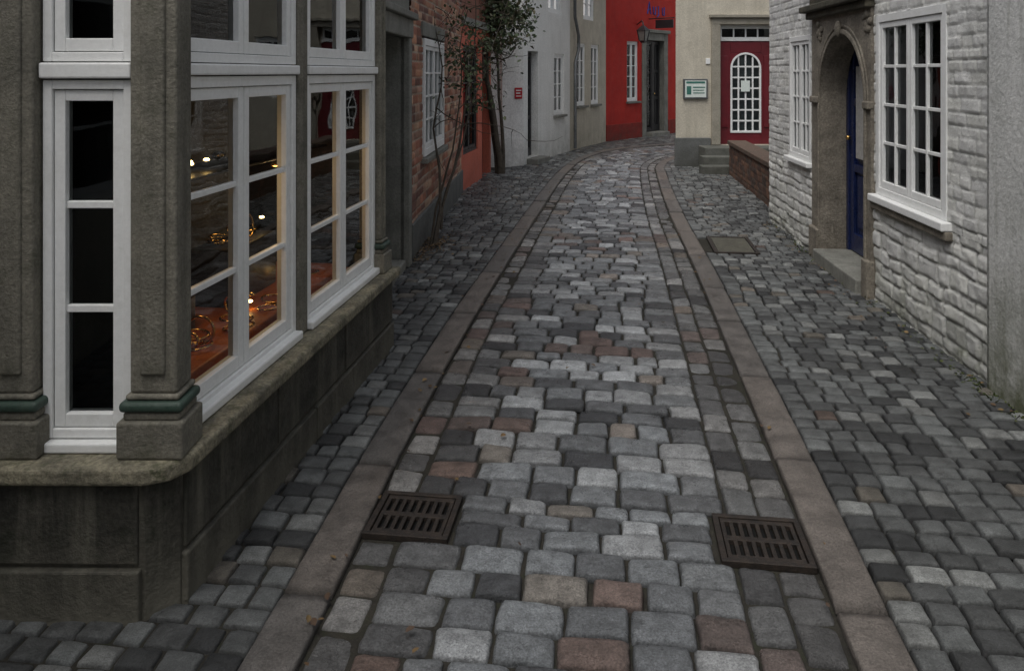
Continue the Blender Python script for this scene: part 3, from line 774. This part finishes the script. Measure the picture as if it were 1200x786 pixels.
gx0,gx1=DX0+.22,DX1-.22; cxm=(gx0+gx1)/2; rr=(gx1-gx0)/2
boxes('door_leaf',K,cc,[(DX0,gx0,.12,.17,.39,2.265),(gx1,DX1,.12,.17,.39,2.265),(gx0,gx1,.12,.17,.39,.60),(gx0,gx1,.12,.17,2.06,2.265),
     (DX0+.04,gx0-.05,.10,.119,.7,2.0),(gx1+.05,DX1-.04,.10,.119,.7,2.0)],MAROON,.006)
zsp=1.78
arch_band('door_arch_panel',K,cc,cxm,zsp,rr-.012,gx0,gx1,2.059,zsp-.01,.118,.16,MAROON)
arc_ring('door_arch_ring',K,cc,cxm,zsp,rr-.035,rr,.60,.105,.135,WHITE,.003)
boxes('door_ring_bottom',K,cc,[(gx0+.036,gx1-.036,.105,.135,.60,.64)],WHITE,.003)
L=[]
for i in range(1,4):
    xx=gx0+.02+(gx1-gx0-.04)*i/4; L.append((xx-.014,xx+.014,.122,.14,.64,zsp+ (rr*.9 if i==2 else rr*.78)))
for j in range(1,7):
    zz=.62+(zsp+.12-.62)*j/6.5; L.append((gx0+.03,gx1-.03,.125,.138,zz-.014,zz+.014))
boxes('door_lattice',K,cc,L,WHITE,.002)
mesh_ob('door_glass',K,cc,[(gx0,.15,.6),(gx1,.15,.6),(gx1,.15,2.06),(gx0,.15,2.06)],[(0,1,2,3)],GLASS)
mesh_ob('door_room',K,cc,[(gx0,.25,.6),(gx1,.25,.6),(gx1,.25,2.06),(gx0,.25,2.06)],[(0,1,2,3)],pmat('grey_blind',(.40,.42,.44),(.26,.28,.30),6,.8,0,20))
boxes('door_notice',K,cc,[(cxm-.09,cxm+.07,.1,.104,1.35,1.55)],PAPER,0)
window(cc,K,2.4,3.2,1.2,2.4,y=.03); window(cc,K,1.0,1.8,3.2,4.1,y=.03)
roof(cc,K,0,K.L,4.5); shell(cc,K,K.L,4.5,CREAMW,d=1.0,x0=2.0)
boxes('entrance_steps',K,cc,[(.40,1.9,-.55,-.04,-.02,.385),(.30,1.9,-.85,-.551,-.02,.26),(.22,1.9,-1.12,-.851,-.02,.13)],pmat('step_stone',(.15,.15,.135),(.09,.095,.08),6,.8,.6,50,dirt=.3),.012)
ib=empty('info_board',K.w(.35,-.05,1.4)[:])
boxes('board_frame',K,ib,[(.13,.57,-.045,-.001,1.22,1.58)],METAL,.006)
boxes('board_sheet',K,ib,[(.16,.54,-.050,-.046,1.25,1.55)],PAPER,0)
boxes('board_print',K,ib,[(.18,.52,-.053,-.0505,1.50,1.535),(.30,.52,-.053,-.0505,1.42,1.44),(.30,.50,-.053,-.0505,1.37,1.385),(.30,.51,-.053,-.0505,1.32,1.335),(.19,.27,-.053,-.0505,1.30,1.45)],TEAL,0)
hp=empty('house_number_plate',K.w(.6,-.03,1.95)[:]); boxes('plate',K,hp,[(.54,.62,-.02,-.001,1.85,1.95)],WHITE,.004)

# low brick wall
lw=empty('low_brick_wall',(3.54,12.7,0)); LW=Fr((3.62,13.25),(3.16,9.2))
lb=[(.13,.07,.05),(.10,.06,.048),(.17,.09,.06),(.09,.065,.055)]
relief_wall('wall_face',LW,lw,0,LW.L,-.05,.50,[],.014,.075,.22,.007,.01,lb,(.14,.125,.10),BRICKM,23,warp=.003,bulge=.005)
boxes('coping',LW,lw,[(-.02,LW.L,-.035,.27,.50,.57)],pmat('coping_brick',(.14,.09,.07),(.10,.08,.06),9,.8,.7,40),.012)
boxes('wall_core',LW,lw,[(0,LW.L,.012,.24,-.05,.499)],PORTALD,0)

# ------------------------------------------------------------------ white brick house (right)
wb=empty('white_brick_house',(2.97,9.17,0)); S=Fr((2.97,9.17),(2.595,4.286)); SL=S.L
nw=(3.25,4.37,.80,2.12); fwn=(.86,1.60,.84,2.06); dr=(1.74,3.18,-.1,2.18)
wbc=[(.76,.76,.73),(.71,.71,.69),(.79,.79,.76),(.64,.64,.62),(.73,.73,.69)]
V,Fc=relief_wall('front_wall',S,wb,0,SL,.75,2.9,[nw,fwn,dr],.011,.075,.19,.0085,.009,wbc,(.50,.50,.475),WBRICKM,31,warp=.004,bulge=.012,vary=.8,rough=.0035,rowv=(.9,1.1),colv=.09,mw=.006)
mesh_ob('reveals',S,wb,V[:32],Fc[:8],WHITEW)
relief_wall('lower_stone_wall',S,wb,0,SL,-.1,.75,[dr],.012,.10,.24,.014,.016,wbc,(.47,.47,.44),WBRICKM,37,warp=.011,bulge=.018,vary=1.1,rough=.007,rowv=(.75,1.25),colv=.1,mw=.007)
wallmesh('upper_wall',S,wb,0,SL,2.9,4.4,[(1,1.9,3.1,4.0),(3,3.9,3.1,4.0)],WHITEROUGH,.2)
window(wb,S,1,1.9,3.1,4.0,y=.02); window(wb,S,3,3.9,3.1,4.0,y=.02)
window(wb,S,*nw,y=-.012,cas=2,cols=2,rows=4,fw=.055,cw=.04,mw=.022,depth=.09,name='near_window')
window(wb,S,*fwn,y=-.012,cas=2,cols=2,rows=4,fw=.05,cw=.035,mw=.02,depth=.09,name='far_window')
boxes('near_sill',S,wb,[(nw[0]-.03,nw[1]+.05,-.065,.05,nw[2]-.055,nw[2]-.002)],WHITE,.008); boxes('far_sill',S,wb,[(fwn[0]-.04,fwn[1]+.04,-.06,.05,fwn[2]-.05,fwn[2]-.002)],WHITE,.008)
boxes('sill_stone',S,wb,[(nw[0]-.03,nw[1]+.06,-.045,.04,nw[2]-.11,nw[2]-.057)],PORTAL,.008)
roof(wb,S,0,SL+.1,4.4); shell(wb,S,SL,4.4,WHITEROUGH)
boxes('far_end_wall',S,wb,[(-.02,.2,.0,3.2,-.1,4.39)],WHITEROUGH,.0)
dcx=2.525; drr=.555
arch_band('portal_face',S,wb,dcx,1.46,drr,1.72,3.20,2.19,-.05,-.03,.02,PORTAL,yi=.20)
arc_ring('portal_moulding',S,wb,dcx,1.46,drr+.004,drr+.045,.0,-.048,-.026,PORTAL,.009)
arc_ring('portal_moulding_outer',S,wb,dcx,1.46,drr+.065,drr+.085,1.46,-.042,-.026,PORTAL,.006,legs=False)
boxes('portal_cornice',S,wb,[(1.68,3.22,-.08,.02,2.19,2.25),(1.64,3.24,-.13,.02,2.251,2.31),(1.70,3.20,-.05,.02,2.311,2.62),(1.62,3.26,-.15,.02,2.621,2.68)],PORTALD,.012,3)
boxes('portal_imposts',S,wb,[(1.73,1.966,-.06,.0,1.42,1.48),(3.084,3.205,-.06,.0,1.42,1.48),(1.725,1.965,-.065,.0,-.05,.28),(3.085,3.21,-.065,.0,-.05,.28)],PORTAL,.012,3)
for (sx) in (-1,1):
    for k in range(14):
        a=random.uniform(0,6.28); q=random.uniform(0,.09)
        uv('portal_carving',S,wb,(dcx+sx*.58+q*math.cos(a),-.035,2.07+q*math.sin(a)*.9),random.uniform(.016,.035),PORTAL,1.2,.6,1)
uv('portal_keystone',S,wb,(dcx,-.05,2.06),.06,PORTAL,.7,.5,1.2)
boxes('door_frame',S,wb,[(dcx-drr-.1,dcx-drr+.05,.202,.30,.1,2.15),(dcx+drr-.05,dcx+drr+.1,.202,.30,.1,2.15)],BLUE,.006)
paneldoor(wb,S,dcx-drr+.05,dcx+drr-.05,.12,2.1,.215,BLUE,rows=3,cols=2,name='blue_door')
boxes('door_glazing',S,wb,[(dcx-.33,dcx-.06,.206,.213,.95,1.75),(dcx+.06,dcx+.33,.206,.213,.95,1.75)],CURT,.002)
boxes('threshold',S,wb,[(dcx-drr+.005,dcx+drr-.005,-.10,.26,-.03,.11)],GREYST,.012)
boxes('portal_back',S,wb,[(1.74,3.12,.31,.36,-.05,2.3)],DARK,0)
gp=empty('white_plaster_house',(2.595,4.286,0)); P2=Fr((2.585,4.282),(1.88,-5.0))
wallmesh('front_wall',P2,gp,0,P2.L,-.1,4.4,[(1.5,2.5,.9,2.1),(4.0,5.1,.9,2.1)],GREYPL,.2,y=-.03)
window(gp,P2,1.5,2.5,.9,2.1,y=0,cols=2); window(gp,P2,4.0,5.1,.9,2.1,y=0,cols=2)
boxes('edge_band',P2,gp,[(0,.02,-.03,.1,-.1,4.39)],GREYPL,0)
roof(gp,P2,.12,P2.L,4.4); shell(gp,P2,P2.L,4.4,GREYPL)

# neighbour and end houses behind the viewpoint: unseen, added to keep glass reflections dark
lh=empty('unseen_neighbour_house',(-2.6,-5,0)); LF=Fr((-2.3,-5.0),(-2.6,2.2))
wallmesh('front_wall',LF,lh,0,LF.L,-.1,3.8,[(1,2,.9,2.2),(3,4,.0,2.1),(5,6.2,.9,2.2)],CREAMW,.2)
window(lh,LF,1,2,.9,2.2); window(lh,LF,5,6.2,.9,2.2); paneldoor(lh,LF,3,4,0,2.1,.1,MAROON)
roof(lh,LF,0,LF.L,3.8,rise=1.2); shell(lh,LF,LF.L,3.8,CREAMW,rise=1.2)
eh=empty('unseen_end_house',(3,-9,0)); EF=Fr((4,-9.0),(-4,-9.2))
wallmesh('front_wall',EF,eh,0,EF.L,-.1,4.4,[(1,2,.9,2.2),(3.4,4.4,0,2.2),(5.5,6.8,.9,2.2)],RB,.2)
window(eh,EF,1,2,.9,2.2); window(eh,EF,5.5,6.8,.9,2.2); paneldoor(eh,EF,3.4,4.4,0,2.2,.1,BLUE)
roof(eh,EF,0,EF.L,4.4)
fh=empty('far_house',(9,24,0)); FH=Fr((6.0,23.8),(14,20.5))
wallmesh('front_wall',FH,fh,0,FH.L,-.1,5.0,[(1,2,.9,2.2)],WHITEW,.2); window(fh,FH,1,2,.9,2.2); roof(fh,FH,0,FH.L,5.0)

# ------------------------------------------------------------------ plants
def leaves(name,par,pts,size,pal,F=WORLD,flat=False,seed=1):
    r=np.random.default_rng(seed); n=len(pts); pts=np.array(pts)
    co=np.zeros((n,6,3))
    for i in range(n):
        s=size*r.uniform(.6,1.25)
        if flat:
            a=r.uniform(0,6.28); d=Vector((math.cos(a),math.sin(a),r.uniform(-.15,.15))); nrm=Vector((r.normal(0,.3),r.normal(0,.3),1))
        else:
            d=Vector(r.normal(0,1,3)); d.z-=.4; nrm=Vector(r.normal(0,1,3)); nrm.z+=.7
        d.normalize(); sd=d.cross(nrm); sd.normalize(); nn=sd.cross(d)
        p=Vector(pts[i]); w=s*.3
        q=[p,p+d*s*.35+sd*w,p+d*s*.75+sd*w*.7,p+d*s,p+d*s*.75-sd*w*.7,p+d*s*.35-sd*w]
        for k in (1,2,4,5): q[k]=q[k]+nn*w*.35
        co[i]=[tuple(v) for v in q]
    base=np.arange(n)*6
    q=np.concatenate([np.stack([base,base+1,base+2,base+3],-1),np.stack([base,base+3,base+4,base+5],-1)])
    C=np.repeat(np.array(pal)[r.integers(0,len(pal),n)]*r.uniform(.7,1.3,(n,1)),6,axis=0)
    me=np_mesh(name,co.reshape(-1,3),q,LEAFM,C,smooth=False)
    ob=bpy.data.objects.new(name,me); COL.objects.link(ob)
    if par: setpar(ob,par)
    return ob
def grow(p,d,length,r0,steps,wob,rs,up=0.0):
    P=[Vector(p)];R=[r0];d=Vector(d).normalized()
    for i in range(steps):
        d=(d+Vector((rs.gauss(0,wob),rs.gauss(0,wob),rs.gauss(0,wob)+up))).normalized()
        P.append(P[-1]+d*length/steps); R.append(r0*(1-.75*(i+1)/steps))
    return P,R
rs=random.Random(5)
GL=[(.055,.085,.035),(.075,.10,.045),(.10,.12,.06),(.04,.06,.03),(.11,.10,.055)]
def plant(name,base,stems,nleaf,lsize,leafz,branch,seed,fil=None,spread=.8,wob=.13):
    par=empty(name,base); allP=[];allR=[];tips=[]
    for (off,d,ln,r0,st) in stems:
        P,R=grow((base[0]+off[0],base[1]+off[1],-.02),d,ln,r0,st,wob,rs,up=.03); allP.append(P);allR.append(R)
        for k in range(2,len(P)):
            if P[k].z<leafz-.3: continue
            for b in range(branch):
                dd=Vector((rs.gauss(.3,spread),rs.gauss(0,spread),rs.gauss(.25,.6)))
                p2,r2=grow(P[k],dd,rs.uniform(.3,.95),R[k]*.4+.003,7,.22,rs); allP.append(p2);allR.append(r2)
                for m in range(2,len(p2)):
                    tips.append(p2[m])
                    if rs.random()<.45:
                        p3,r3=grow(p2[m],(rs.gauss(0,1),rs.gauss(0,1),rs.gauss(.1,.8)),rs.uniform(.15,.4),.004,4,.25,rs)
                        allP.append(p3);allR.append(r3); tips+=p3[1:]
    tube('stems',par,[[tuple(v) for v in P] for P in allP],allR,BARK)
    pts=[]
    tips=[q for q in tips if q.z>leafz]
    cl=[rs.choice(tips) for _ in range(nleaf//14)]
    while len(pts)<nleaf:
        p=rs.choice(cl) if rs.random()<.7 else rs.choice(tips); q=p+Vector((rs.gauss(0,.08),rs.gauss(0,.08),rs.gauss(0,.07)))
        if q.z>leafz: pts.append(tuple(q))
    leaves('leaves',par,pts,lsize,GL,seed=seed)
plant('small_tree',(-.20,13.4,0),[((0,0),(.04,.0,1),3.5,.062,12),((-.05,.02),(-.03,-.02,1),3.2,.04,10),((.05,-.02),(.10,-.02,1),3.3,.035,10)],6500,.085,2.05,6,3,wob=.06)
plant('climbing_rose',(-.77,7.75,0),[((0,0),(.02,.6,1),2.7,.018,12),((.02,.05),(.03,.8,1),3.0,.014,12),((-.03,-.03),(0.0,.35,1),2.4,.013,12),((0,.9),(.02,.7,1),2.9,.018,12),((-.02,1.0),(.03,.5,1),2.4,.013,12)],650,.055,1.25,1,4,spread=.4)
pts=[]
for i in range(420):
    y=rs.gauss(7.75,.32); x=-.90+.05*(y-7.2)+abs(rs.gauss(0,.13)); pts.append((x,y,.012+rs.random()*.03*max(0,1-abs(y-7.75))))
for i in range(90):
    y=rs.uniform(5,14); x=np.interp(y,WLD,WLX)+rs.random()*.9; pts.append((float(x),y,.012))
for i in range(120):
    tt=rs.uniform(7,18); w=rs.choice([-.02,.01,Wt(tt)+.0,rs.uniform(0,Wt(tt))])+rs.gauss(0,.04); x,y=smap(tt,w); pts.append((float(x),float(y),.022))
for i in range(60):
    y=rs.uniform(3,9); x=np.interp(y,WRD,WRX)-abs(rs.gauss(0,.12))-.03; pts.append((float(x),y,.015))
leaves('fallen_leaves',None,pts,.03,[(.10,.06,.03),(.14,.09,.04),(.07,.045,.03),(.18,.12,.05)],flat=True,seed=9)
pts=[]
for i in range(520):
    y=rs.choice([rs.uniform(3.2,4.5),rs.uniform(3.2,9)]); x=np.interp(y,WRD,WRX)-abs(rs.gauss(0,.05))-.03; pts.append((float(x),y,.005))
leaves('wall_foot_moss',None,pts,.022,[(.05,.07,.02),(.07,.085,.025)],seed=12)

# ------------------------------------------------------------------ light, sky, camera
w=bpy.data.worlds.new('World'); scene.world=w; w.use_nodes=True; nt=w.node_tree
bg=nt.nodes['Background']; sky=nt.nodes.new('ShaderNodeTexSky'); sky.sky_type='NISHITA'; sky.sun_disc=False
EL,RO=math.radians(62),math.radians(215)
sky.sun_elevation=EL; sky.sun_rotation=RO; sky.dust_density=3
hs_=nt.nodes.new('ShaderNodeHueSaturation'); hs_.inputs['Saturation'].default_value=.35
nt.links.new(sky.outputs[0],hs_.inputs['Color']); nt.links.new(hs_.outputs[0],bg.inputs[0]); bg.inputs[1].default_value=.15
sd=Vector((math.sin(RO)*math.cos(EL),math.cos(RO)*math.cos(EL),math.sin(EL)))
sl=bpy.data.lights.new('sun','SUN'); sl.energy=1.5; sl.angle=math.radians(40); sl.color=(1,.97,.93)
so=bpy.data.objects.new('sun',sl); COL.objects.link(so); so.rotation_euler=sd.to_track_quat('Z','Y').to_euler(); so.location=(0,0,10)
cam=bpy.data.cameras.new('camera'); co_=bpy.data.objects.new('camera',cam); COL.objects.link(co_)
co_.location=(0,0,1.7); co_.rotation_euler=(math.radians(90),0,0); cam.lens=28; cam.sensor_width=36; cam.shift_y=-.2567
cam.clip_start=.05; cam.clip_end=1000
scene.camera=co_
scene.view_settings.view_transform='Standard'; scene.view_settings.look='None'; scene.view_settings.exposure=0
